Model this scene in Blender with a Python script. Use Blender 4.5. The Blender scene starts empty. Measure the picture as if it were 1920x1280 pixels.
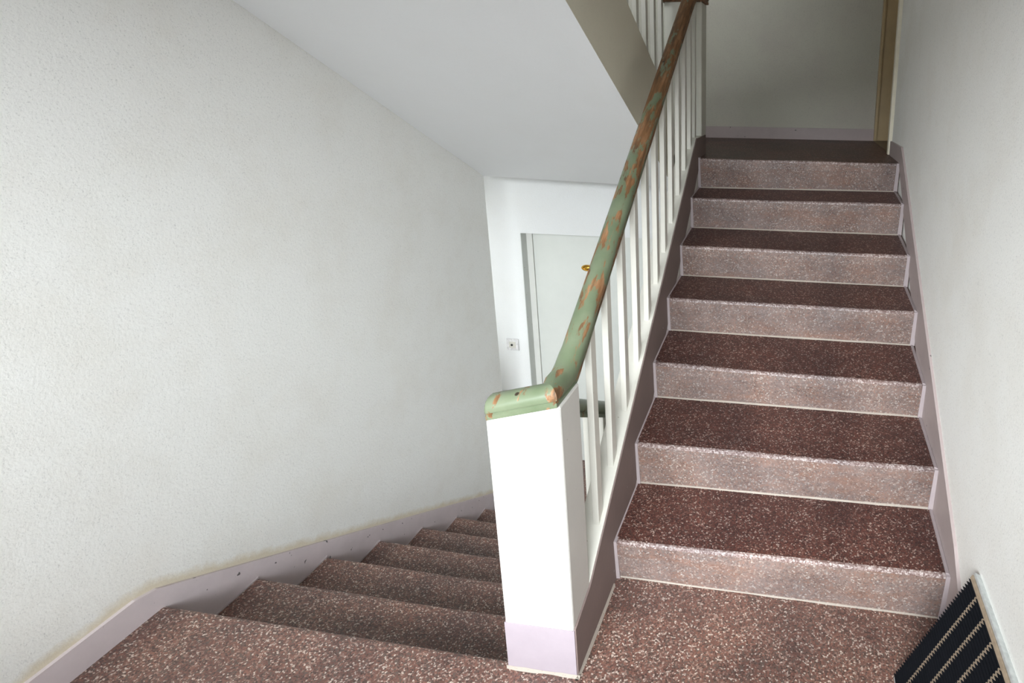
import bpy, bmesh, math, random
from mathutils import Matrix, Vector
random.seed(7)
S = bpy.context.scene
COL = S.collection

# ------------------------------------------------------------------ camera
cam_data = bpy.data.cameras.new('camera')
cam = bpy.data.objects.new('camera', cam_data)
COL.objects.link(cam)
CR = Vector((0.99009359, 0.14011089, 0.0091441))
CU = Vector((-0.04410917, 0.24854772, 0.96761481))
CF = Vector((-0.13330063, 0.95843256, -0.25226568))
mw = Matrix((CR, CU, -CF)).transposed().to_4x4()
mw.translation = Vector((0.54772742, -1.4695346, 1.56054684))
cam.matrix_world = mw
cam_data.sensor_width = 36.0
cam_data.lens = 1139.396 / 1920 * 36
cam_data.shift_x = -(1344.772 - 960) / 1920
cam_data.shift_y = (458.503 - 640) / 1920
cam_data.clip_start = 0.02
S.camera = cam

# ------------------------------------------------------------------ world, light, exposure
W = bpy.data.worlds.new('world')
S.world = W
W.use_nodes = True
bg = W.node_tree.nodes['Background']
bg.inputs[0].default_value = (0.86, 0.93, 1.0, 1)
bg.inputs[1].default_value = 2.2
S.view_settings.view_transform = 'Standard'
S.view_settings.look = 'None'
S.view_settings.gamma = 1
S.view_settings.use_curve_mapping = False
S.view_settings.exposure = 0.57


def area(name, loc, rot, sx, sy, power, color):
    l = bpy.data.lights.new(name, 'AREA')
    l.shape = 'RECTANGLE'
    l.size, l.size_y, l.energy, l.color = sx, sy, power, color
    o = bpy.data.objects.new(name, l)
    o.location, o.rotation_euler = loc, rot
    COL.objects.link(o)
    return o


YB = -1.80            # back wall (behind the camera) with the stairwell window
WX0, WX1, WZ0, WZ1 = -1.15, 0.85, 0.70, 2.10
# the bright sky above the roofs opposite, coming down through the landing window
ELEV = math.radians(36)
area('sky_daylight', (-0.15, YB - 0.1 - 4 * math.cos(ELEV), 1.4 + 4 * math.sin(ELEV)), (math.radians(90) - ELEV, 0, 0),
     7.0, 3.4, 2000, (0.89, 0.955, 1.0))



# fill light behind an added, unseen side window, brightening the lower door wall
area('door_wall_fill', (-2.16, 1.80, 0.25), (math.radians(90), 0, 0), 1.06, 1.18, 5.5, (0.95, 0.98, 1.0))


# ------------------------------------------------------------------ node helpers and materials
def new_mat(name):
    m = bpy.data.materials.new(name)
    m.use_nodes = True
    nt = m.node_tree
    return m, nt, nt.nodes, nt.links, nt.nodes['Principled BSDF']


def N(nt, t, **kw):
    n = nt.nodes.new(t)
    for k, v in kw.items():
        if k in n.inputs:
            n.inputs[k].default_value = v
        else:
            setattr(n, k, v)
    return n


def ramp(nt, stops, interp='LINEAR'):
    r = nt.nodes.new('ShaderNodeValToRGB')
    r.color_ramp.interpolation = interp
    els = r.color_ramp.elements
    while len(els) < len(stops):
        els.new(0.5)
    for e, (p, c) in zip(els, stops):
        e.position = p
        e.color = c if len(c) == 4 else (*c, 1)
    return r


def mixc(nt, fac, a, b, mode='MIX'):
    n = nt.nodes.new('ShaderNodeMix')
    n.data_type = 'RGBA'
    n.blend_type = mode
    for sock, v in ((n.inputs[0], fac), (n.inputs[6], a), (n.inputs[7], b)):
        if hasattr(v, 'links') or isinstance(v, bpy.types.NodeSocket):
            nt.links.new(v, sock)
        else:
            sock.default_value = v if not isinstance(v, tuple) or len(v) == 4 else (*v, 1)
    return n.outputs[2]


def bump(nt, height, strength, dist, bsdf):
    b = N(nt, 'ShaderNodeBump', Strength=strength, Distance=dist)
    nt.links.new(height, b.inputs['Height'])
    nt.links.new(b.outputs[0], bsdf.inputs['Normal'])


def coords(nt):
    return N(nt, 'ShaderNodeTexCoord').outputs['Object']


def plaster(name, col, speck=0.38, dirt=(0.62, 0.55, 0.44), dirt_amt=0.25, rough=0.9, bmp=0.25, foot_stain=None):
    m, nt, nodes, L, B = new_mat(name)
    co = coords(nt)
    n1 = N(nt, 'ShaderNodeTexNoise', Scale=230.0, Detail=2.0)
    L.new(co, n1.inputs['Vector'])
    r1 = ramp(nt, [(0.60, (0, 0, 0)), (0.70, (1, 1, 1))])
    L.new(n1.outputs[0], r1.inputs[0])
    n3 = N(nt, 'ShaderNodeTexNoise', Scale=3.5, Detail=5.0, Roughness=0.65)
    L.new(co, n3.inputs['Vector'])
    r3 = ramp(nt, [(0.45, (0, 0, 0)), (0.8, (1, 1, 1))])
    L.new(n3.outputs[0], r3.inputs[0])
    f3 = N(nt, 'ShaderNodeMath', operation='MULTIPLY')
    f3.inputs[1].default_value = dirt_amt
    L.new(r3.outputs[0], f3.inputs[0])
    c1 = mixc(nt, f3.outputs[0], col, dirt)
    f1 = N(nt, 'ShaderNodeMath', operation='MULTIPLY')
    f1.inputs[1].default_value = speck
    L.new(r1.outputs[0], f1.inputs[0])
    c2 = mixc(nt, f1.outputs[0], c1, tuple(x * 0.55 for x in col))
    if foot_stain:
        # yellowed, scuffed edge of the plaster just above the skirting that runs down the stair
        sp = N(nt, 'ShaderNodeSeparateXYZ')
        L.new(co, sp.inputs[0])
        ln = N(nt, 'ShaderNodeMath', operation='MULTIPLY_ADD')
        ln.inputs[1].default_value = -0.567
        ln.inputs[2].default_value = -0.040
        L.new(sp.outputs['Y'], ln.inputs[0])
        mn = N(nt, 'ShaderNodeMath', operation='MINIMUM')
        mn.inputs[1].default_value = 0.085
        L.new(ln.outputs[0], mn.inputs[0])
        hh = N(nt, 'ShaderNodeMath', operation='SUBTRACT')
        L.new(sp.outputs['Z'], hh.inputs[0])
        L.new(mn.outputs[0], hh.inputs[1])
        ne = N(nt, 'ShaderNodeTexNoise', Scale=14.0, Detail=6.0, Roughness=0.75)
        L.new(co, ne.inputs['Vector'])
        wb = N(nt, 'ShaderNodeMath', operation='MULTIPLY_ADD')
        wb.inputs[1].default_value = -0.06
        L.new(ne.outputs[0], wb.inputs[0])
        L.new(hh.outputs[0], wb.inputs[2])
        mk = N(nt, 'ShaderNodeMapRange')
        for k, v_ in zip((1, 2, 3, 4), (-0.022, 0.008, 0.8, 0.0)):
            mk.inputs[k].default_value = v_
        L.new(wb.outputs[0], mk.inputs[0])
        c2 = mixc(nt, mk.outputs[0], c2, foot_stain)
    L.new(c2, B.inputs['Base Color'])
    B.inputs['Roughness'].default_value = rough
    n2 = N(nt, 'ShaderNodeTexNoise', Scale=120.0, Detail=3.0, Roughness=0.6)
    L.new(co, n2.inputs['Vector'])
    bump(nt, n2.outputs[0], bmp, 0.004, B)
    return m


def paint(name, col, rough=0.45, chip=None, chip_lo=0.66, chip_hi=0.69, scale=45.0, var=0.12):
    m, nt, nodes, L, B = new_mat(name)
    co = coords(nt)
    n3 = N(nt, 'ShaderNodeTexNoise', Scale=6.0, Detail=6.0, Roughness=0.7)
    L.new(co, n3.inputs['Vector'])
    r3 = ramp(nt, [(0.35, (0, 0, 0)), (0.75, (1, 1, 1))])
    L.new(n3.outputs[0], r3.inputs[0])
    c = mixc(nt, r3.outputs[0], col, tuple(x * (1 - var) for x in col))
    if chip:
        n1 = N(nt, 'ShaderNodeTexNoise', Scale=scale, Detail=3.0)
        L.new(co, n1.inputs['Vector'])
        r1 = ramp(nt, [(chip_lo, (0, 0, 0)), (chip_hi, (1, 1, 1))])
        L.new(n1.outputs[0], r1.inputs[0])
        c = mixc(nt, r1.outputs[0], c, chip)
    L.new(c, B.inputs['Base Color'])
    B.inputs['Roughness'].default_value = rough
    n2 = N(nt, 'ShaderNodeTexNoise', Scale=60.0, Detail=2.0)
    L.new(co, n2.inputs['Vector'])
    bump(nt, n2.outputs[0], 0.12, 0.002, B)
    return m


def terrazzo(name, mortar, chips, rough=0.32, worn=0.0, worn_col=(0.62, 0.50, 0.46), scale=140.0, spec=0.5, stain=None):
    """ground chips of stone set in mortar: one colour per voronoi cell"""
    m, nt, nodes, L, B = new_mat(name)
    co = coords(nt)
    nd = N(nt, 'ShaderNodeTexNoise', Scale=90.0, Detail=2.0)
    L.new(co, nd.inputs['Vector'])
    vm = N(nt, 'ShaderNodeVectorMath', operation='MULTIPLY_ADD')
    vm.inputs[1].default_value = (0.006, 0.006, 0.006)
    L.new(nd.outputs['Color'], vm.inputs[0])
    L.new(co, vm.inputs[2])
    v = N(nt, 'ShaderNodeTexVoronoi', Scale=scale)
    L.new(vm.outputs[0], v.inputs['Vector'])
    sep = N(nt, 'ShaderNodeSeparateColor')
    L.new(v.outputs['Color'], sep.inputs[0])
    r = ramp(nt, chips, 'CONSTANT')
    L.new(sep.outputs[0], r.inputs[0])
    ve = N(nt, 'ShaderNodeTexVoronoi', Scale=scale, feature='DISTANCE_TO_EDGE')
    L.new(vm.outputs[0], ve.inputs['Vector'])
    re = ramp(nt, [(0.03, (1, 1, 1)), (0.12, (0, 0, 0))])
    L.new(ve.outputs['Distance'], re.inputs[0])
    c = mixc(nt, re.outputs[0], r.outputs[0], mortar)
    nl = N(nt, 'ShaderNodeTexNoise', Scale=4.0, Detail=4.0, Roughness=0.6)
    L.new(co, nl.inputs['Vector'])
    rl = ramp(nt, [(0.34, (0.70, 0.70, 0.72)), (0.66, (1.18, 1.13, 1.08))])
    L.new(nl.outputs[0], rl.inputs[0])
    c = mixc(nt, 1.0, c, rl.outputs[0], 'MULTIPLY')
    if worn:
        nw = N(nt, 'ShaderNodeTexNoise', Scale=7.0, Detail=6.0, Roughness=0.7)
        L.new(co, nw.inputs['Vector'])
        rw = ramp(nt, [(0.35, (0, 0, 0)), (0.62, (worn, worn, worn))])
        L.new(nw.outputs[0], rw.inputs[0])
        c = mixc(nt, rw.outputs[0], c, worn_col)
    if stain:
        ns = N(nt, 'ShaderNodeTexNoise', Scale=5.0, Detail=7.0, Roughness=0.75)
        mps = N(nt, 'ShaderNodeMapping')
        mps.inputs['Scale'].default_value = (0.6, 1.0, 2.4)
        mps.inputs['Location'].default_value = (3.3, 1.7, 0.4)
        L.new(co, mps.inputs[0])
        L.new(mps.outputs[0], ns.inputs['Vector'])
        rs = ramp(nt, [(0.50, (0, 0, 0)), (0.72, (0.38, 0.38, 0.38))])
        L.new(ns.outputs[0], rs.inputs[0])
        c = mixc(nt, rs.outputs[0], c, stain)
    L.new(c, B.inputs['Base Color'])
    B.inputs['Roughness'].default_value = rough
    B.inputs['Specular IOR Level'].default_value = spec
    bump(nt, ve.outputs['Distance'], 0.15, 0.002, B)
    return m


def rail_paint(name, w0=-0.02, w1=0.17):
    """green gloss paint, worn through to the wood, more so towards the upper end"""
    m, nt, nodes, L, B = new_mat(name)
    co = coords(nt)
    mp = N(nt, 'ShaderNodeMapping')
    mp.inputs['Scale'].default_value = (42, 9, 42)
    rot = N(nt, 'ShaderNodeMapping')
    rot.inputs['Rotation'].default_value = (math.radians(-33), 0, 0)
    L.new(co, rot.inputs[0])
    L.new(rot.outputs[0], mp.inputs[0])
    n1 = N(nt, 'ShaderNodeTexNoise', Scale=1.0, Detail=6.0, Roughness=0.62)
    L.new(mp.outputs[0], n1.inputs['Vector'])
    sx = N(nt, 'ShaderNodeSeparateXYZ')
    L.new(co, sx.inputs[0])
    mr = N(nt, 'ShaderNodeMapRange')
    for k, v_ in zip((1, 2, 3, 4), (-0.25, 1.3, w0, w1)):
        mr.inputs[k].default_value = v_
    L.new(sx.outputs['Y'], mr.inputs[0])
    ad = N(nt, 'ShaderNodeMath', operation='ADD')
    L.new(n1.outputs[0], ad.inputs[0])
    L.new(mr.outputs[0], ad.inputs[1])
    # the mitred corner is knocked bare
    dk = N(nt, 'ShaderNodeVectorMath', operation='DISTANCE')
    dk.inputs[1].default_value = (-0.012, -0.222, 0.846)
    L.new(co, dk.inputs[0])
    mk = N(nt, 'ShaderNodeMapRange')
    for k, v_ in zip((1, 2, 3, 4), (0.008, 0.032, 0.2, 0.0)):
        mk.inputs[k].default_value = v_
    L.new(dk.outputs['Value'], mk.inputs[0])
    ad2 = N(nt, 'ShaderNodeMath', operation='ADD')
    L.new(ad.outputs[0], ad2.inputs[0])
    L.new(mk.outputs[0], ad2.inputs[1])
    ad = ad2
    r1 = ramp(nt, [(0.56, (0, 0, 0)), (0.60, (1, 1, 1))])
    L.new(ad.outputs[0], r1.inputs[0])
    n2 = N(nt, 'ShaderNodeTexNoise', Scale=1.3, Detail=5.0, Roughness=0.65)
    mw2 = N(nt, 'ShaderNodeMapping')
    mw2.inputs['Scale'].default_value = (60, 5, 60)
    L.new(rot.outputs[0], mw2.inputs[0])
    L.new(mw2.outputs[0], n2.inputs['Vector'])
    wood = ramp(nt, [(0.32, (0.06, 0.033, 0.014)), (0.52, (0.185, 0.085, 0.032)), (0.70, (0.32, 0.17, 0.085))])
    L.new(n2.outputs[0], wood.inputs[0])
    n3 = N(nt, 'ShaderNodeTexNoise', Scale=9.0, Detail=5.0)
    L.new(co, n3.inputs['Vector'])
    green = ramp(nt, [(0.3, (0.088, 0.117, 0.062)), (0.7, (0.152, 0.176, 0.110))])
    L.new(n3.outputs[0], green.inputs[0])
    c = mixc(nt, r1.outputs[0], green.outputs[0], wood.outputs[0])
    # nail holes and knocks
    v = N(nt, 'ShaderNodeTexVoronoi', Scale=9.0)
    L.new(co, v.inputs['Vector'])
    rv = ramp(nt, [(0.045, (1, 1, 1)), (0.06, (0, 0, 0))])
    L.new(v.outputs['Distance'], rv.inputs[0])
    c = mixc(nt, rv.outputs[0], c, (0.03, 0.02, 0.012))
    L.new(c, B.inputs['Base Color'])
    rr = ramp(nt, [(0, (0.32, 0.32, 0.32)), (1, (0.6, 0.6, 0.6))])
    L.new(r1.outputs[0], rr.inputs[0])
    L.new(rr.outputs[0], B.inputs['Roughness'])
    inv = N(nt, 'ShaderNodeMath', operation='SUBTRACT')
    inv.inputs[0].default_value = 1.0
    L.new(r1.outputs[0], inv.inputs[1])
    bump(nt, inv.outputs[0], 0.35, 0.0015, B)
    return m


def plain(name, col, rough=0.5, metal=0.0):
    return_m, nt, nodes, L, B = new_mat(name)
    co = coords(nt)
    n = N(nt, 'ShaderNodeTexNoise', Scale=70.0, Detail=3.0)
    L.new(co, n.inputs['Vector'])
    r = ramp(nt, [(0.3, tuple(x * 0.82 for x in col)), (0.7, tuple(min(1, x * 1.1) for x in col))])
    L.new(n.outputs[0], r.inputs[0])
    L.new(r.outputs[0], B.inputs['Base Color'])
    B.inputs['Roughness'].default_value = rough
    B.inputs['Metallic'].default_value = metal
    if rough > 0.9:
        B.inputs['Specular IOR Level'].default_value = 0.15
    return return_m


CHIPS = [(0.0, (0.062, 0.036, 0.029)), (0.18, (0.135, 0.062, 0.047)), (0.42, (0.205, 0.095, 0.070)),
         (0.60, (0.105, 0.078, 0.064)), (0.74, (0.29, 0.185, 0.150)), (0.88, (0.52, 0.43, 0.37))]
CHIPS_T = [(0.0, (0.032, 0.014, 0.012)), (0.18, (0.070, 0.026, 0.020)), (0.45, (0.112, 0.041, 0.031)),
           (0.62, (0.055, 0.033, 0.028)), (0.76, (0.17, 0.092, 0.075)), (0.90, (0.34, 0.255, 0.22))]
CHIPS_R = [(0.0, (0.113, 0.070, 0.059)), (0.2, (0.181, 0.113, 0.092)), (0.5, (0.227, 0.124, 0.092)),
           (0.68, (0.169, 0.136, 0.121)), (0.82, (0.312, 0.245, 0.210)), (0.92, (0.396, 0.350, 0.317))]
M = {
    'wall': plaster('wall_plaster', (0.83, 0.812, 0.768)),
    'wall_left': plaster('left_wall_plaster', (0.83, 0.815, 0.775), foot_stain=(0.62, 0.53, 0.38)),
    'wall_clean': plaster('door_wall_plaster', (0.80, 0.80, 0.785), speck=0.2, dirt_amt=0.1),
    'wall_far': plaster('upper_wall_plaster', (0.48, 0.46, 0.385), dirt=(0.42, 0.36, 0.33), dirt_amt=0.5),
    'soffit': plaster('soffit_plaster', (0.87, 0.87, 0.865), speck=0.06, dirt_amt=0.05, bmp=0.06),
    'fascia': plaster('fascia_plaster', (0.72, 0.67, 0.54), speck=0.3, dirt_amt=0.3, bmp=0.15),
    'mauve': paint('mauve_skirting_paint', (0.41, 0.335, 0.32), 0.5, chip=(0.13, 0.11, 0.11), chip_lo=0.72, chip_hi=0.74, scale=38.0),
    'string_mauve': paint('dull_mauve_string_paint', (0.20, 0.145, 0.13), 0.7, chip=(0.4, 0.36, 0.33), chip_lo=0.74, chip_hi=0.75),
    'left_mauve': paint('pale_mauve_skirting_paint', (0.66, 0.57, 0.575), 0.5, chip=(0.13, 0.11, 0.11), chip_lo=0.71, chip_hi=0.73, scale=38.0),
    'pale_mauve': paint('fillet_mauve_paint', (0.40, 0.335, 0.335), 0.6),
    'base_mauve': paint('newel_base_mauve_paint', (0.345, 0.29, 0.315), 0.55),
    'newel': paint('newel_white_paint', (0.58, 0.555, 0.51), 0.5, chip=(0.36, 0.32, 0.27), chip_lo=0.735, chip_hi=0.75, scale=60.0, var=0.06),
    'white': paint('white_gloss_paint', (0.66, 0.635, 0.565), 0.4, chip=(0.40, 0.36, 0.30), chip_lo=0.735, chip_hi=0.75, scale=60.0, var=0.06),
    'cream': paint('cream_paint', (0.66, 0.64, 0.555), 0.4, var=0.1),
    'door_frame': paint('door_frame_paint', (0.80, 0.79, 0.74), 0.4, var=0.05),
    'door': paint('door_white_paint', (0.74, 0.75, 0.70), 0.4, var=0.05),
    'reveal': paint('shade_grey_reveal', (0.60, 0.61, 0.57), 0.6, chip=(0.30, 0.27, 0.22), chip_lo=0.70, chip_hi=0.72, var=0.08),  # shade of the door recess is put into this grey
    'terrazzo': terrazzo('terrazzo_floor', (0.145, 0.085, 0.07), CHIPS, rough=0.42, scale=215),
    'tread': terrazzo('terrazzo_tread', (0.075, 0.034, 0.028), CHIPS_T, rough=0.45, scale=225, spec=0.3),
    'riser': terrazzo('terrazzo_riser', (0.20, 0.145, 0.125), CHIPS_R, rough=0.6, worn_col=(0.36, 0.31, 0.295), worn=0.22, scale=200, stain=(0.27, 0.115, 0.06)),
    'nosing': terrazzo('terrazzo_worn_nosing', (0.23, 0.165, 0.15), [(0, (0.14, 0.085, 0.075)), (0.4, (0.28, 0.215, 0.20)), (0.72, (0.45, 0.39, 0.37))], rough=0.5, scale=190),
    'mortar': plaster('pale_mortar', (0.37, 0.32, 0.27), speck=0.5, dirt_amt=0.5, dirt=(0.30, 0.24, 0.2)),
    'rail': rail_paint('worn_green_paint'),
    'rail_low': rail_paint('green_rail_paint', -0.06, -0.02),
    'tan': paint('tan_door_paint', (0.44, 0.32, 0.165), 0.4, var=0.15),
    'casing': paint('pale_casing_paint', (0.72, 0.66, 0.52), 0.4, chip=(0.08, 0.05, 0.04), chip_lo=0.74, chip_hi=0.76),
    'brass': plain('brass', (0.62, 0.36, 0.06), 0.3, 0.9),
    'black_rubber': plain('black_rubber', (0.006, 0.0065, 0.009), 0.95),
    'mat_base': plain('mat_backing', (0.02, 0.02, 0.022), 0.85),
    'alu': plain('aluminium', (0.62, 0.64, 0.63), 0.42, 0.5),
    'tan_metal': plain('dull_brass_strip', (0.40, 0.31, 0.22), 0.5, 0.25),
    'plate': plain('white_plastic', (0.74, 0.72, 0.71), 0.4),
    'dark': plain('dark_button', (0.02, 0.02, 0.02), 0.5),
    'brown': plain('brown_threshold', (0.14, 0.095, 0.055), 0.5),
}
mg, nt, nodes, L, B = new_mat('window_glass')
nodes.remove(B)
tr = N(nt, 'ShaderNodeBsdfTransparent')
gl = N(nt, 'ShaderNodeBsdfGlossy', Roughness=0.02)
fr = N(nt, 'ShaderNodeFresnel', IOR=1.45)
mx = N(nt, 'ShaderNodeMixShader')
L.new(fr.outputs[0], mx.inputs[0]); L.new(tr.outputs[0], mx.inputs[1]); L.new(gl.outputs[0], mx.inputs[2])
L.new(mx.outputs[0], nodes['Material Output'].inputs[0])
M['glass'] = mg


# ------------------------------------------------------------------ geometry helpers
class MB:
    def __init__(self):
        self.v, self.f, self.m = [], [], []

    def add(self, verts, faces, mi=0):
        o = len(self.v)
        self.v += [tuple(p) for p in verts]
        for f in faces:
            self.f.append(tuple(i + o for i in f)); self.m.append(mi)

    def box(self, x0, x1, y0, y1, z0, z1, mi=0):
        self.add([(x0, y0, z0), (x1, y0, z0), (x1, y1, z0), (x0, y1, z0), (x0, y0, z1), (x1, y0, z1), (x1, y1, z1), (x0, y1, z1)],
                 [(0, 3, 2, 1), (4, 5, 6, 7), (0, 1, 5, 4), (1, 2, 6, 5), (2, 3, 7, 6), (3, 0, 4, 7)], mi)

    def loft(self, A, Bv, mi=0, cap=True, mis=None):
        """two equal closed outlines joined by quads"""
        n = len(A); o = len(self.v)
        self.v += [tuple(p) for p in A] + [tuple(p) for p in Bv]
        for i in range(n):
            j = (i + 1) % n
            self.f.append((o + i, o + j, o + n + j, o + n + i)); self.m.append(mis[i] if mis else mi)
        if cap:
            self.f.append(tuple(o + i for i in reversed(range(n)))); self.m.append(mi)
            self.f.append(tuple(o + n + i for i in range(n))); self.m.append(mi)

    def prism_x(self, yz, x0, x1, mi=0):
        self.loft([(x0, y, z) for y, z in yz], [(x1, y, z) for y, z in yz], mi)

    def sweep(self, rings, mi=0):
        n = len(rings[0]); o = len(self.v)
        for r in rings:
            self.v += [tuple(p) for p in r]
        for k in range(len(rings) - 1):
            for i in range(n):
                j = (i + 1) % n
                a = o + k * n
                self.f.append((a + i, a + j, a + n + j, a + n + i)); self.m.append(mi)
        self.f.append(tuple(o + i for i in reversed(range(n)))); self.m.append(mi)
        e = o + (len(rings) - 1) * n
        self.f.append(tuple(e + i for i in range(n))); self.m.append(mi)


def mesh(name, mb, mats, smooth=False, bevel=0.0):
    me = bpy.data.meshes.new(name)
    me.from_pydata(mb.v, [], mb.f)
    for m in (mats if isinstance(mats, (list, tuple)) else [mats]):
        me.materials.append(M[m])
    for p, mi in zip(me.polygons, mb.m):
        p.material_index = mi
    bm = bmesh.new(); bm.from_mesh(me)
    bmesh.ops.recalc_face_normals(bm, faces=bm.faces)
    if bevel:
        bmesh.ops.bevel(bm, geom=[e for e in bm.edges if e.calc_face_angle(0) > 0.5], offset=bevel, segments=2, affect='EDGES', profile=0.5)
    bm.to_mesh(me); bm.free()
    if smooth:
        for p in me.polygons:
            p.use_smooth = True
        me.set_sharp_from_angle(angle=math.radians(35))
    return me


def link(name, me, parent=None, loc=None):
    o = bpy.data.objects.new(name, me)
    COL.objects.link(o)
    if parent is not None:
        o.parent = parent
        if loc is None:          # vertices are in world space
            o.matrix_parent_inverse = root_mat(parent).inverted()
    if loc is not None:
        o.location = loc
    return o


def root_mat(p):
    m = Matrix.Identity(4)
    chain = []
    while p is not None:
        chain.append(p); p = p.parent
    for q in reversed(chain):
        m = m @ (q.matrix_parent_inverse @ Matrix.LocRotScale(q.location, q.rotation_euler, q.scale) if q.parent else
                 Matrix.LocRotScale(q.location, q.rotation_euler, q.scale))
    return m


def obj(name, mb, mats, parent=None, smooth=False, bevel=0.0, loc=None):
    return link(name, mesh(name, mb, mats, smooth, bevel), parent, loc)


def copy_in(o, parent, loc):
    c = o.copy(); COL.objects.link(c); c.parent = parent; c.location = loc
    return c


def tag(o, label, cat, group=None):
    o['label'] = label; o['category'] = cat
    if group:
        o['group'] = group
    return o


def struct(o, label=None):
    o['kind'] = 'structure'
    if label:
        o['label'] = label
    return o


def empty(name, loc):
    o = bpy.data.objects.new(name, None)
    o.empty_display_size = 0.1
    o.location = loc
    COL.objects.link(o)
    return o


# ------------------------------------------------------------------ shell
XL, XR = -1.345, 1.041       # left and right wall faces
XW = -2.85                   # left wall of the lower landing
ZL, ZU, ZT = -1.19, 1.192, 2.38   # lower landing, upper landing, floor above
YF, YD, YC = 3.05, 2.30, 1.93     # upper far wall, wall with the lower door, end of left wall
TOP = 3.65

mb = MB()
mb.box(XL - 0.12, XL, YB, YC, ZL - 0.1, TOP)
mb.box(XL - 0.12, XL, YC, YF + 0.1, 1.03, TOP)
struct(obj('wall_left', mb, 'wall_left'), 'speckled white plaster wall beside the flight going down')
mb = MB()
mb.box(XR, XR + 0.2, YB, 2.13, ZL - 0.1, TOP)
mb.box(XR, XR + 0.2, 2.13, YF + 0.1, ZL - 0.1, ZU)
mb.box(XR, XR + 0.2, 2.13, YF + 0.1, ZU + 2.02, TOP)
struct(obj('wall_right', mb, 'wall'), 'white plaster wall beside the flight going up')
mb = MB(); mb.box(XL - 0.1, XR + 0.3, YF, YF + 0.1, ZU - 0.16, TOP)
struct(obj('wall_far', mb, 'wall_far'), 'scuffed grey plaster wall at the back of the upper landing')
DX0, DX1, DZ1 = -1.323, -0.40, 0.588      # opening of the lower door
mb = MB()
mb.box(XW - 0.1, DX0, YD, YD + 0.12, ZL - 0.1, 1.03)
mb.box(DX1, XR + 0.1, YD, YD + 0.12, ZL - 0.1, 1.03)
mb.box(DX0, DX1, YD, YD + 0.12, DZ1, 1.03)
struct(obj('wall_lower_far', mb, 'wall_clean'), 'white wall around the door at the foot of the lower flight')
mb = MB()  # return wall, its opening made for the added side window
for b in ((XW, -2.70, ZL - 0.1, 1.03), (-1.62, XL - 0.12, ZL - 0.1, 1.03), (-2.70, -1.62, ZL - 0.1, -0.35), (-2.70, -1.62, 0.85, 1.03)):
    mb.box(b[0], b[1], YC - 0.1, YC, b[2], b[3])
mb.box(XW - 0.1, XW, YC - 0.1, YD + 0.1, ZL - 0.1, 1.03)
struct(obj('wall_lower_left', mb, 'wall'))
mb = MB()
mb.box(XL - 0.1, WX0, YB - 0.2, YB, -0.2, TOP)
mb.box(WX1, XR + 0.1, YB - 0.2, YB, -0.2, TOP)
mb.box(WX0, WX1, YB - 0.2, YB, -0.2, WZ0)
mb.box(WX0, WX1, YB - 0.2, YB, WZ1, TOP)
struct(obj('wall_back', mb, 'wall'))
# landing window behind the camera
wf = MB()
for x in (WX0, (WX0 + WX1) / 2 - 0.03, WX1 - 0.06):
    wf.box(x, x + 0.06, YB - 0.10, YB - 0.04, WZ0, WZ1)
for z in (WZ0, WZ1 - 0.06):
    wf.box(WX0 + 0.06, WX1 - 0.06, YB - 0.10, YB - 0.04, z, z + 0.06)
win = struct(obj('window_1', wf, 'white'))
mb = MB(); mb.box(WX0 + 0.06, WX1 - 0.06, YB - 0.073, YB - 0.067, WZ0 + 0.06, WZ1 - 0.06)
obj('pane', mb, 'glass', win)

wf = MB()  # invented window, out of view, added to light the lower door wall
for x in (-2.70, -1.67):
    wf.box(x, x + 0.05, YC - 0.08, YC - 0.03, -0.35, 0.85)
for z in (-0.35, 0.80):
    wf.box(-2.65, -1.67, YC - 0.08, YC - 0.03, z, z + 0.05)
win = struct(obj('added_window', wf, 'white'))
mb = MB(); mb.box(-2.65, -1.67, YC - 0.058, YC - 0.052, -0.30, 0.80)
obj('pane', mb, 'glass', win)

# landing in front of the camera: its edge is the top nosing of the lower flight
def nose_profile(y, z, back_y, back_z, front=1, t=0.045, r=0.012):
    """(y,z) outline of a tread: rounded nose at y, going back to back_y; front=-1 when it faces +y"""
    s = front
    return [(y + s * 0.001, z - t), (y, z - r), (y + s * r * 0.12, z - r * 0.45), (y + s * r * 0.45, z - r * 0.12), (y + s * r, z),
            (back_y, back_z), (back_y, back_z - t)]


mb = MB()
mb.box(XL, XR, YB, -0.30, -0.14, 0.0)
prA = nose_profile(-0.187, 0.0, -0.30, 0.0, front=-1, t=0.05, r=0.016)
prB = nose_profile(-0.206, 0.0, -0.30, 0.0, front=-1, t=0.05, r=0.016)
mb.loft([(XL, y, z) for y, z in prA], [(-0.13, y, z) for y, z in prB])
mb.box(-0.13, XR, -0.30, 0.30, -0.14, 0.0)
struct(obj('floor', mb, 'terrazzo'), 'speckled red brown terrazzo landing in the foreground')
mb = MB()
mb.box(XW, XR, 1.90, YD + 0.2, ZL - 0.1, ZL)
mb.box(-1.345, XR, 1.8, 1.90, ZL - 0.1, ZL - 0.002)
struct(obj('floor_lower_landing', mb, 'terrazzo'))
# added unseen boxes closing the void below the flights against world light leaks
mb = MB()
mb.box(XL - 0.1, XR + 0.1, -0.36, 1.95, -1.60, -1.50)
mb.box(XL - 0.1, XR + 0.1, -0.36, -0.26, -1.50, -0.13)
mb.box(XL - 0.1, XR + 0.1, 1.85, 1.95, -1.50, ZL - 0.05)
struct(obj('light_seal_below', mb, 'wall'))
mb = MB()
mb.box(-0.10, XR, 1.78, YF, 1.03, ZU)
mb.box(XL, -0.10, 1.932, YF, 1.03, ZU)
mb.box(XW, XL - 0.12, YC, YD + 0.05, 1.03, ZU)
o = struct(obj('floor_upper_landing', mb, ['tread', 'soffit']), 'dark terrazzo landing at the top of the stairs')
for p in o.data.polygons:
    if p.normal.z < -0.5:
        p.material_index = 1
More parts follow.
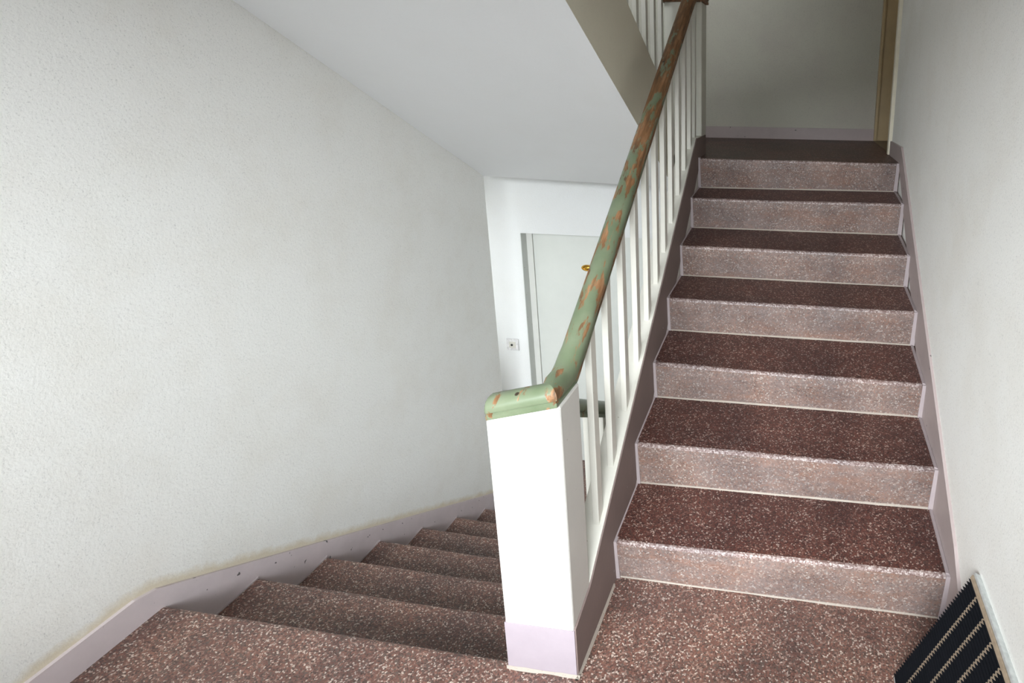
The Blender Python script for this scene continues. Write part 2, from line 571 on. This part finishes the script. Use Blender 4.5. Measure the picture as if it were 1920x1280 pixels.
# ceilings above
mb = MB()
mb.box(XL, XR, YB, -0.12, 2.22, ZT)
struct(obj('ceiling', mb, 'soffit'))
mb = MB()
mb.prism_x([(-0.15, 2.12), (1.80, 3.24), (1.80, 3.45), (-0.15, 2.42)], -0.10, XR)
struct(obj('ceiling_stair_slab', mb, 'soffit'))
mb = MB(); mb.box(XL - 0.1, XR + 0.2, -0.2, YF + 0.1, TOP - 0.02, TOP + 0.1)
mb.box(XL - 0.1, XR + 0.2, 1.75, YF + 0.1, 3.40, 3.55)
struct(obj('ceiling_upper', mb, 'soffit'))

# ------------------------------------------------------------------ skirtings along the walls
mb = MB(); mb.box(XL, XR, YF - 0.014, YF, ZU, ZU + 0.082)
struct(obj('baseboard_far', mb, 'mauve'), 'mauve painted skirting at the foot of the upper landing wall')
mb = MB()
mb.loft([(XL, y, z) for y, z in [(YB, -0.02), (YB, 0.085), (-0.26, 0.085), (-0.20, 0.070), (-0.05, -0.014), (1.92, -1.125), (1.92, -1.3), (1.80, -1.3), (-0.10, -0.36)]],
        [(-1.333, y, z) for y, z in [(YB, -0.02), (YB, 0.085), (-0.26, 0.085), (-0.20, 0.070), (-0.05, -0.014), (1.92, -1.125), (1.92, -1.3), (1.80, -1.3), (-0.10, -0.36)]])
struct(obj('baseboard_left', mb, 'left_mauve'), 'mauve painted skirting running down beside the lower flight')
mb = MB()
mb.prism_x([(YB, -0.02), (YB, 0.09), (-0.10, 0.09), (0.0, 0.185), (0.10, 0.275), (1.688, 1.274), (2.09, 1.270), (2.09, 1.19), (1.72, 1.19), (0.15, -0.02)], 1.031, XR)
struct(obj('baseboard_right', mb, 'mauve'), 'mauve painted skirting climbing beside the upper flight')

# ------------------------------------------------------------------ upper flight
NLy = [0.110, 0.379, 0.657, 0.915, 1.198, 1.470, 1.692]
NLz = [0.150, 0.333, 0.512, 0.689, 0.845, 1.020, 1.193]
NRy = [0.098, 0.355, 0.645, 0.917, 1.186, 1.465, 1.708]
NRz = [0.173, 0.353, 0.507, 0.689, 0.849, 1.027, 1.190]
BLz = [0.0, 0.163, 0.358, 0.538, 0.697, 0.867, 1.035]
BRz = [0.0, 0.190, 0.366, 0.538, 0.702, 0.872, 1.043]
up = tag(empty('staircase', (0.52, 0.1, 0)), 'terrazzo flight of seven steps climbing to the upper landing', 'staircase')
U = 0.018        # risers lean back a little under the nosing
for i in range(7):
    yl, zl, yr, zr = NLy[i], NLz[i], NRy[i], NRz[i]
    last = i == 6
    byl, bzl = (NLy[i + 1] + U + 0.01, BLz[i + 1]) if not last else (1.79, ZU + 0.0008)
    byr, bzr = (NRy[i + 1] + U + 0.01, BRz[i + 1]) if not last else (1.79, ZU + 0.0008)
    pa, pb = nose_profile(yl, zl, byl, bzl), nose_profile(yr, zr, byr, bzr)
    mb = MB()
    # several stations across so that the nosing is a little uneven with wear
    stations = 9
    rings = []
    for k in range(stations):
        t = k / (stations - 1)
        w = 0.0025 * math.sin(t * 9 + i * 2.1) + 0.004 * math.sin(math.pi * t) * (1 if i < 4 else 0.4)
        ring = []
        for q, (a, b_) in enumerate(zip(pa, pb)):
            dy = 0.0
            dz = -w * 0.5 if q in (2, 3, 4) else 0.0
            ring.append((0.0 + (1.037 - 0.0) * t, a[0] + (b_[0] - a[0]) * t + dy, a[1] + (b_[1] - a[1]) * t + dz))
        rings.append(ring)
    n = len(pa); o0 = len(mb.v)
    for r_ in rings:
        mb.v += r_
    for k in range(stations - 1):
        for q in range(n):
            j = (q + 1) % n
            mb.f.append((o0 + k * n + q, o0 + k * n + j, o0 + (k + 1) * n + j, o0 + (k + 1) * n + q))
            mb.m.append({0: 2, 1: 1, 2: 1, 3: 1}.get(q, 0))
    mb.f.append(tuple(reversed(range(n)))); mb.m.append(0)
    mb.f.append(tuple(o0 + (stations - 1) * n + q for q in range(n))); mb.m.append(0)
    step = obj('step', mb, ['tread', 'nosing', 'riser'], up)
    # riser under the tread
    mb = MB()
    mb.loft([(0.0, yl + 0.001, zl - 0.044), (0.0, yl + U, BLz[i]), (0.0, yl + U + 0.05, BLz[i]), (0.0, yl + U + 0.05, zl - 0.044)],
            [(1.037, yr + 0.001, zr - 0.044), (1.037, yr + U, BRz[i]), (1.037, yr + U + 0.05, BRz[i]), (1.037, yr + U + 0.05, zr - 0.044)])
    obj('riser', mb, 'riser', step)
    # pale mortar joint where the riser meets the tread below, slightly ragged
    mb = MB()
    prev = None
    for k in range(13):
        t = k / 12
        x, y, z = 1.03 * t, yl + U + (yr - yl) * t, BLz[i] + (BRz[i] - BLz[i]) * t
        h = 0.0045 + 0.004 * random.random()
        d = 0.003 + 0.003 * random.random()
        ring = [(x, y - d, z - 0.002), (x, y - d * 0.6, z + h * 0.6), (x, y + 0.004, z + h), (x, y + 0.01, z - 0.002)]
        if prev:
            mb.loft(prev, ring, cap=False)
        prev = ring
    obj('mortar_joint', mb, 'mortar', step)
    # painted edge of the skirting beside each riser and along each tread, both ends
    mb = MB()
    mb.loft([(0.002, yl - 0.007, zl + 0.004), (0.013, yl - 0.005, zl + 0.003), (0.013, yl + 0.02, zl + 0.003), (0.002, yl + 0.02, zl + 0.004)],
            [(0.002, yl + U - 0.010, BLz[i]), (0.016, yl + U - 0.008, BLz[i]), (0.016, yl + U + 0.02, BLz[i]), (0.002, yl + U + 0.02, BLz[i])])
    obj('riser_fillet', mb, 'pale_mauve', step)
    mb = MB()
    mb.loft([(1.034, yr - 0.006, zr), (1.020, yr - 0.004, zr), (1.020, yr + 0.02, zr), (1.034, yr + 0.02, zr)],
            [(1.034, yr + U - 0.008, BRz[i]), (1.016, yr + U - 0.006, BRz[i]), (1.016, yr + U + 0.02, BRz[i]), (1.034, yr + U + 0.02, BRz[i])])
    obj('riser_fillet', mb, 'pale_mauve', step)
    if not last:
        for xa, xb, ya, za, yb_, zb_ in ((0.002, 0.008, yl + 0.005, zl, byl - 0.02, bzl), (1.020, 1.030, yr + 0.005, zr, byr - 0.02, bzr)):
            mb = MB()
            mb.loft([(xa, ya, za - 0.004), (xb, ya, za - 0.004), (xb, ya, za + 0.002), (xa, ya, za + 0.006)],
                    [(xa, yb_, zb_ - 0.004), (xb, yb_, zb_ - 0.004), (xb, yb_, zb_ + 0.002), (xa, yb_, zb_ + 0.006)])
            obj('tread_fillet', mb, 'pale_mauve', step)
# concrete slab below the steps and the string (side beam) that carries the balusters
SX = -0.075
mb = MB()
mb.prism_x([(-0.05, -0.14), (0.14, -0.14), (0.14, -0.02), (0.20, 0.03), (1.74, 0.97), (1.79, 1.02), (1.93, 1.03), (1.93, 0.985)], SX + 0.02, XR - 0.02)
obj('slab', mb, 'soffit', up)
STR = lambda y: 0.255 + 0.64 * y
mb = MB()
mb.prism_x([(-0.10, -0.35), (-0.10, STR(-0.10)), (1.64, STR(1.64)), (1.66, 1.300), (1.80, 1.300), (1.93, 1.300), (1.93, 0.985), (0.0, -0.35)], SX, 0.0)
stri = obj('string', mb, 'white', up, bevel=0.002)
mb = MB()
mb.prism_x([(-0.226, 0.0), (-0.226, 0.157), (-0.11, 0.183), (-0.075, 0.204), (1.64, STR(1.64) - 0.003), (1.655, 1.297), (1.80, 1.297), (1.93, 1.297), (1.93, 1.19), (1.72, 1.15), (0.12, -0.01)], -0.001, 0.0045)
obj('painted_band', mb, 'string_mauve', stri)

# ------------------------------------------------------------------ lower flight
dn = tag(empty('staircase', (-0.75, 0.1, -0.17)), 'terrazzo flight of worn steps going down beside the left wall', 'staircase')
TL = 0.2945
DXR = -0.135
for k in range(1, 7):
    yl, yr, z = -0.187 + TL * k, -0.207 + TL * k, -0.17 * k
    pl = nose_profile(yl, z, yl - TL + 0.0, z, front=-1, t=0.05, r=0.018)
    pr = nose_profile(yr, z, yr - TL + 0.0, z, front=-1, t=0.05, r=0.018)
    mb = MB()
    rings = []
    for s in range(9):
        t = s / 8
        w = 0.006 * math.sin(math.pi * t) + 0.002 * math.sin(t * 11 + k)
        rings.append([(-1.337 + (DXR + 1.337) * t, a[0] + (b_[0] - a[0]) * t, a[1] + (b_[1] - a[1]) * t - (w if q in (2, 3, 4) else 0))
                      for q, (a, b_) in enumerate(zip(pl, pr))])
    mb.sweep(rings)
    step = obj('step', mb, 'terrazzo', dn)
    mb = MB()
    mb.loft([(-1.337, yl - TL, z - 0.01), (-1.337, yl - TL, z + 0.122), (-1.337, yl - TL - 0.04, z + 0.122), (-1.337, yl - TL - 0.04, z - 0.01)],
            [(DXR, yr - TL, z - 0.01), (DXR, yr - TL, z + 0.122), (DXR, yr - TL - 0.04, z + 0.122), (DXR, yr - TL - 0.04, z - 0.01)])
    obj('riser', mb, 'riser', step)
    mb = MB()
    mb.loft([(-1.336, yl - TL, z - 0.003), (-1.329, yl - TL, z - 0.003), (-1.330, yl - TL, z + 0.003), (-1.336, yl - TL, z + 0.006)],
            [(-1.336, yl - 0.004, z - 0.003), (-1.329, yl - 0.004, z - 0.003), (-1.330, yl - 0.004, z + 0.003), (-1.336, yl - 0.004, z + 0.006)])
    obj('paint_fillet', mb, 'pale_mauve', step)
mb = MB()
mb.prism_x([(-0.14, -0.235), (1.60, -1.22), (1.80, -1.30), (1.80, -1.45), (-0.14, -0.40)], XL + 0.003, DXR)
obj('slab', mb, 'soffit', dn)
LST = lambda y: -0.02 - 0.577 * y + 0.06
mb = MB()
mb.prism_x([(-0.155, -0.40), (-0.155, LST(-0.155)), (1.84, LST(1.84)), (1.84, -1.45), (1.70, -1.45)], -0.205, -0.130)
lstr = obj('string', mb, 'white', dn, bevel=0.002)
mb = MB()
mb.prism_x([(-0.155, -0.20), (-0.155, LST(-0.155) - 0.003), (1.84, LST(1.84) - 0.003), (1.84, -1.30)], -0.2095, -0.204)
obj('painted_band', mb, 'string_mauve', lstr)

# ------------------------------------------------------------------ third flight overhead: sloping slab seen from below
th = tag(empty('staircase', (-0.75, 1.7, ZU)), 'underside of the flight overhead, smooth pale sloping slab', 'staircase')
TX = -0.165
mb = MB()
TOPZ = lambda y: 1.884 - 0.527 * (y - 1.002)
A = [(XL + 0.001, y, z) for y, z in ((1.93, 1.027), (1.80, 1.19), (1.60, 1.36), (-0.13, 2.47), (-0.13, 2.12))]
Bq = [(TX - 0.075, 1.93, 0.995), (TX - 0.075, 1.80, 1.16), (TX - 0.075, 1.60, 1.36), (TX - 0.075, -0.13, 2.47), (TX - 0.075, -0.13, 2.068)]
mb.loft(A, Bq)
obj('slab', mb, 'soffit', th)
mb = MB()
yz = [(1.93, 0.967), (1.93, 1.30), (1.80, 1.30), (1.70, TOPZ(1.70)), (-0.13, TOPZ(-0.13)), (-0.13, 2.063)]
mb.loft([(TX - 0.075, y, z) for y, z in yz], [(TX, y, z) for y, z in yz])
for p, in ():
    pass
o = obj('string', mb, ['fascia', 'soffit'], th)
for p in o.data.polygons:
    if p.normal.z < -0.5:
        p.material_index = 1

# ------------------------------------------------------------------ balustrades
RP = [(-0.028, 0.0), (-0.028, 0.010), (-0.0245, 0.0135), (-0.0245, 0.016), (-0.030, 0.019), (-0.0305, 0.028), (-0.027, 0.039), (-0.019, 0.048), (-0.008, 0.053),
      (0.008, 0.053), (0.019, 0.048), (0.027, 0.039), (0.0305, 0.028), (0.030, 0.019), (0.0245, 0.016), (0.0245, 0.0135), (0.028, 0.010), (0.028, 0.0)]


def rail(path, xc, name, parent, k=1.0, kv=1.0, m='rail'):
    """moulded rail along y: path of (y, z of underside); the profile stays upright"""
    rings = []
    for y, z in path:
        rings.append([(xc + u * k, y, z + v * kv) for u, v in RP])
    mb = MB(); mb.sweep(rings)
    return obj(name, mb, m, parent, smooth=True)


def baluster_mesh(name, h, slope, w=0.020, d=0.040):
    mb = MB()
    a, b = -d / 2, d / 2
    mb.loft([(-w / 2, a, a * slope - 0.004), (w / 2, a, a * slope - 0.004), (w / 2, b, b * slope - 0.004), (-w / 2, b, b * slope - 0.004)],
            [(-w / 2, a, h + a * slope), (w / 2, a, h + a * slope), (w / 2, b, h + b * slope), (-w / 2, b, h + b * slope)])
    return mesh(name, mb, 'white', bevel=0.002)


# -- balustrade of the upper flight with the stout newel in the middle of the picture
YN = -0.228
ba = tag(empty('balustrade', (-0.1, YN, 0)), 'white balustrade with a stout newel and worn green handrail climbing the upper flight', 'balustrade')
ZNL, ZNR = 0.762, 0.815      # underside of the sloping newel cap, left and right
zn = lambda x: ZNL + (ZNR - ZNL) * (x + 0.195) / 0.193
mb = MB()


def tbox(x0, x1, y0, y1, z0):
    mb.add([(x0, y0, z0), (x1, y0, z0), (x1, y1, z0), (x0, y1, z0), (x0, y0, zn(x0)), (x1, y0, zn(x1)), (x1, y1, zn(x1)), (x0, y1, zn(x0))],
           [(0, 3, 2, 1), (4, 5, 6, 7), (0, 1, 5, 4), (1, 2, 6, 5), (2, 3, 7, 6), (3, 0, 4, 7)])


outline = [(-0.195, YN), (-0.001, YN), (-0.001, -0.098), (-0.074, -0.098), (-0.074, YN + 0.07), (-0.125, YN + 0.07), (-0.125, -0.068), (-0.195, -0.068)]
mb = MB()
mb.loft([(x, y, -0.02) for x, y in outline], [(x, y, zn(x)) for x, y in outline])
newel = obj('newel_post', mb, 'newel', ba, bevel=0.006)
mb = MB(); tbox(-0.195, -0.125, YN + 0.03, -0.070, -0.40)
mb.v = [(x, y, min(z, -0.019)) for x, y, z in mb.v]
obj('newel_foot', mb, 'newel', newel)
mb = MB()
mb.box(-0.196, 0.001, YN - 0.0015, YN + 0.004, 0.0, 0.154)
mb.box(-0.196, -0.1945, YN, YN + 0.06, -0.02, 0.154)
obj('painted_base', mb, 'base_mauve', newel)
mb = MB()
prev = None
for k in range(9):
    x = -0.20 + 0.21 * k / 8
    d = 0.004 + 0.004 * random.random()
    ring = [(x, YN - d, 0.0), (x, YN - 0.002, 0.006 + 0.003 * random.random()), (x, YN + 0.01, 0.0)]
    if prev:
        mb.loft(prev, ring, cap=False)
    prev = ring
prev = None
for k in range(7):
    y = YN - 0.01 + 0.33 * k / 6
    d = 0.005 + 0.003 * random.random()
    ring = [(0.004 + d, y, 0.0), (0.004, y, 0.008), (-0.002, y, 0.0)]
    if prev:
        mb.loft(prev, ring, cap=False)
    prev = ring
obj('mortar_fillet', mb, 'mortar', newel)
# cap: the rail profile laid across the newel, sloping up to the right, mitred into the handrail
XC = -0.038
cap = MB()
rings = []
YCAP = YN + 0.028
for x, sc in ((-0.198, 0.55), (-0.195, 0.86), (-0.189, 1.0), (-0.12, 1.0), (XC, 1.0)):
    ring = []
    for u, v in RP:
        vv = 0.001 + (v * 1.0) * (0.6 + 0.4 * sc) if sc < 1 else 0.001 + v * 1.0
        xx = x
        if x == XC:       # mitre: the front of the profile reaches further than the back
            xx = XC - u * 1.12
        ring.append((xx, YCAP + u * 1.12 * (sc if sc < 1 else 1), zn(xx) + vv))
    rings.append(ring)
cap.sweep(rings)
capo = obj('newel_cap', cap, 'rail', ba, smooth=True)
RZ = lambda y: 0.871 + 0.650 * y
mb = MB()
rings = []
# first ring = mitre plane shared with the cap
rings.append([(XC - u * 1.12, YCAP + u * 1.12, zn(XC - u * 1.12) + 0.001 + v * 1.0) for u, v in reversed(RP)])
path = [(-0.150, 0.806), (-0.115, 0.806), (-0.090, 0.815), (-0.065, 0.830)] + [(y, RZ(y)) for y in (-0.04, 0.0, 0.4, 0.8, 1.2, 1.6)] + [(1.70, 1.967), (1.74, 1.977), (1.78, 1.980), (1.815, 1.980)]
for y, z in path:
    sc = 1.10 if y < -0.05 else 1.06
    rings.append([(XC - u * sc, y, z + v * sc) for u, v in reversed(RP)])
mb.sweep(rings)
obj('handrail', mb, 'rail', ba, smooth=True)
# balusters: flat bars from the string to the underside of the rail
bm_ = baluster_mesh('baluster', 0.871 - 0.255 + 0.004, 0.645)
XB = -0.023
for yf in (0.03, 0.182, 0.347, 0.510, 0.668, 0.822, 0.967, 1.115, 1.270, 1.420, 1.560):
    y = yf + 0.02
    o = bpy.data.objects.new('baluster', bm_)
    COL.objects.link(o); o.parent = ba
    o.location = Vector((XB, y, STR(y))) - ba.location
bm2 = baluster_mesh('baluster', 0.69, 0.0)
o = bpy.data.objects.new('baluster', bm2); COL.objects.link(o); o.parent = ba
o.location = Vector((XB, 1.70, 1.30)) - ba.location

# -- balustrade of the flight overhead, starting from the newel on the upper landing
YU = 1.815
bu = tag(empty('balustrade', (-0.1, YU, 1.30)), 'shaded balustrade of the flight overhead, starting from the upper newel', 'balustrade')
mb = MB()
mb.box(-0.20, 0.0, YU, YU + 0.15, ZU, 1.980)
nu = obj('newel_post', mb, 'cream', bu, bevel=0.006)
mb = MB()
mb.sweep([[(x, YU + 0.075 + u * 2.6, 1.980 + v * 1.1) for u, v in RP] for x in (-0.21, -0.20, -0.10, 0.0, 0.012)])
obj('newel_cap', mb, 'rail', bu, smooth=True)
XT = -0.195
rail([(YU + 0.01, 1.985), (1.75, 1.99), (1.70, TOPZ(1.70) + 0.60)] + [(y, TOPZ(y) + 0.60) for y in (1.6, 1.0, 0.4, -0.13)], XT, 'handrail', bu)
bm3 = baluster_mesh('baluster', 0.605, -0.527)
for k in range(12):
    y = 1.66 - 0.1545 * k
    o = bpy.data.objects.new('baluster', bm3); COL.objects.link(o); o.parent = bu
    o.location = Vector((XT + 0.012, y, TOPZ(y))) - bu.location

# -- balustrade of the lower flight, seen through the gap beside the newel
bl = tag(empty('balustrade', (-0.17, 0.0, 0.0)), 'lower balustrade with a green handrail glimpsed between newel and balusters', 'balustrade')
XD = -0.165
LRZ = lambda y: 0.645 - 0.585 * y
rail([(-0.155, 0.735), (-0.12, 0.718)] + [(y, LRZ(y)) for y in (-0.09, 0.3, 0.9, 1.5, 1.80)], XD, 'handrail', bl, 1.1, 1.28, 'rail_low')
bm4 = baluster_mesh('baluster', 0.645 - 0.04 + 0.003, -0.58)
for k in range(12):
    y = 0.06 + 0.1545 * k
    o = bpy.data.objects.new('baluster', bm4); COL.objects.link(o); o.parent = bl
    o.location = Vector((XD, y, LST(y))) - bl.location
mb = MB(); mb.box(-0.20, -0.0, 1.80, 1.93, ZL, -0.40)
obj('newel_post', mb, 'white', bl, bevel=0.006)

# ------------------------------------------------------------------ door at the foot of the lower flight
d1 = struct(empty('door_1', ((DX0 + DX1) / 2, YD + 0.1, ZL)), 'plain off white flush door at the foot of the lower flight')
mb = MB(); mb.box(DX0 + 0.048, DX1 - 0.048, YD + 0.088, YD + 0.125, ZL + 0.005, DZ1 - 0.012)
leaf = obj('door_leaf', mb, 'door', d1, bevel=0.002)
mb = MB()
mb.box(DX0, DX0 + 0.045, YD + 0.080, YD + 0.13, ZL, DZ1)
mb.box(DX1 - 0.045, DX1, YD + 0.080, YD + 0.13, ZL, DZ1)
mb.box(DX0 + 0.045, DX1 - 0.045, YD + 0.080, YD + 0.13, DZ1 - 0.009, DZ1)
obj('door_frame', mb, 'door_frame', d1)
mb = MB()
mb.box(DX0 - 0.001, DX0 + 0.004, YD + 0.001, YD + 0.085, ZL, DZ1)
mb.box(DX1 - 0.004, DX1 + 0.001, YD + 0.001, YD + 0.085, ZL, DZ1)
obj('door_reveal', mb, 'reveal', d1)
# oval brass peephole plate
px_, pz_ = -0.893, 0.338
mb = MB()
nseg = 28
rings = []
for r_, yy in ((1.0, 0.0), (1.0, -0.004), (0.82, -0.007), (0.62, -0.006), (0.58, -0.003), (0.40, -0.006), (0.12, -0.010)):
    rings.append([(px_ + 0.042 * r_ * math.cos(2 * math.pi * q / nseg), YD + 0.088 + yy, pz_ + 0.0225 * r_ * math.sin(2 * math.pi * q / nseg)) for q in range(nseg)])
mb.sweep(rings)
obj('keyhole_plate', mb, 'brass', leaf, smooth=True)['label'] = 'oval brass plate on the door'

# door bell plate beside the door
pb_ = tag(empty('bell_push', (-1.438, YD, -0.231)), 'small square white bell push with a dark dot beside the lower door', 'bell push')
mb = MB(); mb.box(-1.483, -1.393, YD - 0.010, YD + 0.001, -0.275, -0.187)
obj('plate', mb, 'plate', pb_, bevel=0.003)
mb = MB(); mb.box(-1.462, -1.414, YD - 0.0125, YD - 0.009, -0.254, -0.208)
obj('rocker', mb, 'white', pb_, bevel=0.001)
mb = MB()
mb.sweep([[(-1.441 + 0.008 * rr_ * math.cos(2 * math.pi * q / 12), yy, -0.231 + 0.008 * rr_ * math.sin(2 * math.pi * q / 12)) for q in range(12)] for rr_, yy in ((1, YD - 0.012), (1, YD - 0.016), (0.5, YD - 0.018))])
obj('button', mb, 'dark', pb_)

# ------------------------------------------------------------------ door on the upper landing (only its jamb and casing show)
d2 = struct(empty('door_2', (XR + 0.15, 2.6, ZU)), 'tan painted door opening on the right of the upper landing')
mb = MB()
mb.box(1.040, 1.058, YF - 0.050, YF, ZU, ZU + 2.02)
mb.box(1.058, 1.066, YF - 0.038, YF, ZU, ZU + 2.02)
mb.box(1.066, 1.20, YF - 0.030, YF, ZU, ZU + 2.02)
obj('door_jamb', mb, 'tan', d2, bevel=0.002)
mb = MB()
mb.box(1.022, 1.046, 2.095, 2.140, ZU + 0.001, ZU + 2.05)
mb.box(1.022, 1.046, 2.140, YF - 0.05, ZU + 2.02, ZU + 2.07)
obj('door_casing', mb, 'casing', d2, bevel=0.002)
mb = MB(); mb.box(1.20, 1.24, 2.13, YF, ZU, ZU + 2.02)
obj('door_leaf', mb, 'tan', d2)
mb = MB(); mb.box(1.04, 1.20, 2.135, YF, ZU, ZU + 0.004)
obj('threshold', mb, 'brown', d2)

# ------------------------------------------------------------------ scraper mat leaning on the right wall
mat = tag(empty('door_mat', (0.95, -0.45, 0)), 'black ribbed scraper mat with metal strips leaning against the right wall', 'door mat')
P0 = Vector((0.862, 0, 0.0)); P1 = Vector((1.034, 0, 0.362))
UD = (P1 - P0).normalized()                 # up the slope
ND = Vector((-UD.z, 0, UD.x))               # out of the mat face
MH = (P1 - P0).length
Y0, PITCH, NS = -0.110, 0.0635, 10


def mp(s, y, n):
    p = P0 + UD * s + ND * n
    return (p.x, y, p.z)


def slab_box(mb, s0, s1, y0, y1, n0, n1):
    mb.add([mp(s0, y0, n0), mp(s1, y0, n0), mp(s1, y1, n0), mp(s0, y1, n0), mp(s0, y0, n1), mp(s1, y0, n1), mp(s1, y1, n1), mp(s0, y1, n1)],
           [(0, 3, 2, 1), (4, 5, 6, 7), (0, 1, 5, 4), (1, 2, 6, 5), (2, 3, 7, 6), (3, 0, 4, 7)])


YE = Y0 - PITCH * NS
mb = MB(); slab_box(mb, 0.012, MH - 0.004, YE, Y0 - 0.004, -0.004, 0.003)
obj('backing', mb, 'mat_base', mat)
# one rubber strip: a comb of fine cross ribs with pointed ends
mb = MB()
NT = 40
pitch_s = (MH - 0.022) / NT
for q in range(NT):
    s0 = 0.010 + q * pitch_s
    s1 = s0 + pitch_s * 0.98
    sm = (s0 + s1) / 2
    ya, yb2 = 0.0, -(PITCH - 0.0175)
    a = [mp(s0, ya, 0.002), mp(sm, ya + 0.006, 0.002), mp(s1, ya, 0.002), mp(s1, yb2, 0.002), mp(sm, yb2 - 0.0065, 0.002), mp(s0, yb2, 0.002)]
    c = [mp(s0 + 0.001, ya, 0.011), mp(sm, ya + 0.006, 0.015), mp(s1 - 0.001, ya, 0.011), mp(s1 - 0.001, yb2, 0.011), mp(sm, yb2 - 0.0065, 0.015), mp(s0 + 0.001, yb2, 0.011)]
    o_ = len(mb.v)
    mb.v += a + c
    for i in range(6):
        j = (i + 1) % 6
        mb.f.append((o_ + i, o_ + j, o_ + 6 + j, o_ + 6 + i)); mb.m.append(0)
    mb.f.append((o_ + 6, o_ + 7, o_ + 10, o_ + 11)); mb.m.append(0)
    mb.f.append((o_ + 7, o_ + 8, o_ + 9, o_ + 10)); mb.m.append(0)
strip_me = mesh('rubber_strip', mb, 'black_rubber')
mb = MB(); slab_box(mb, 0.006, MH - 0.012, -0.0075, 0.0075, 0.002, 0.0105)
rib_me = mesh('metal_strip', mb, 'tan_metal', bevel=0.001)
for k in range(NS):
    o = bpy.data.objects.new('rubber_strip', strip_me); COL.objects.link(o); o.parent = mat
    o.location = Vector((0, Y0 - PITCH * k - 0.002, 0)) - mat.location
    o = bpy.data.objects.new('metal_strip', rib_me); COL.objects.link(o); o.parent = mat
    o.location = Vector((0, Y0 - PITCH * (k + 1) + 0.007, 0)) - mat.location
mb = MB(); slab_box(mb, MH - 0.014, MH - 0.002, YE - 0.003, Y0 + 0.004, 0.000, 0.013)
obj('inner_frame_strip', mb, 'tan_metal', mat, bevel=0.001)
mb = MB(); slab_box(mb, MH - 0.002, MH + 0.006, YE - 0.003, Y0 + 0.006, -0.012, 0.010)
obj('edge_frame', mb, 'alu', mat, bevel=0.0015)
mb = MB(); slab_box(mb, 0.0, 0.010, YE - 0.003, Y0 + 0.004, -0.010, 0.008)
obj('edge_frame', mb, 'alu', mat, bevel=0.0015)
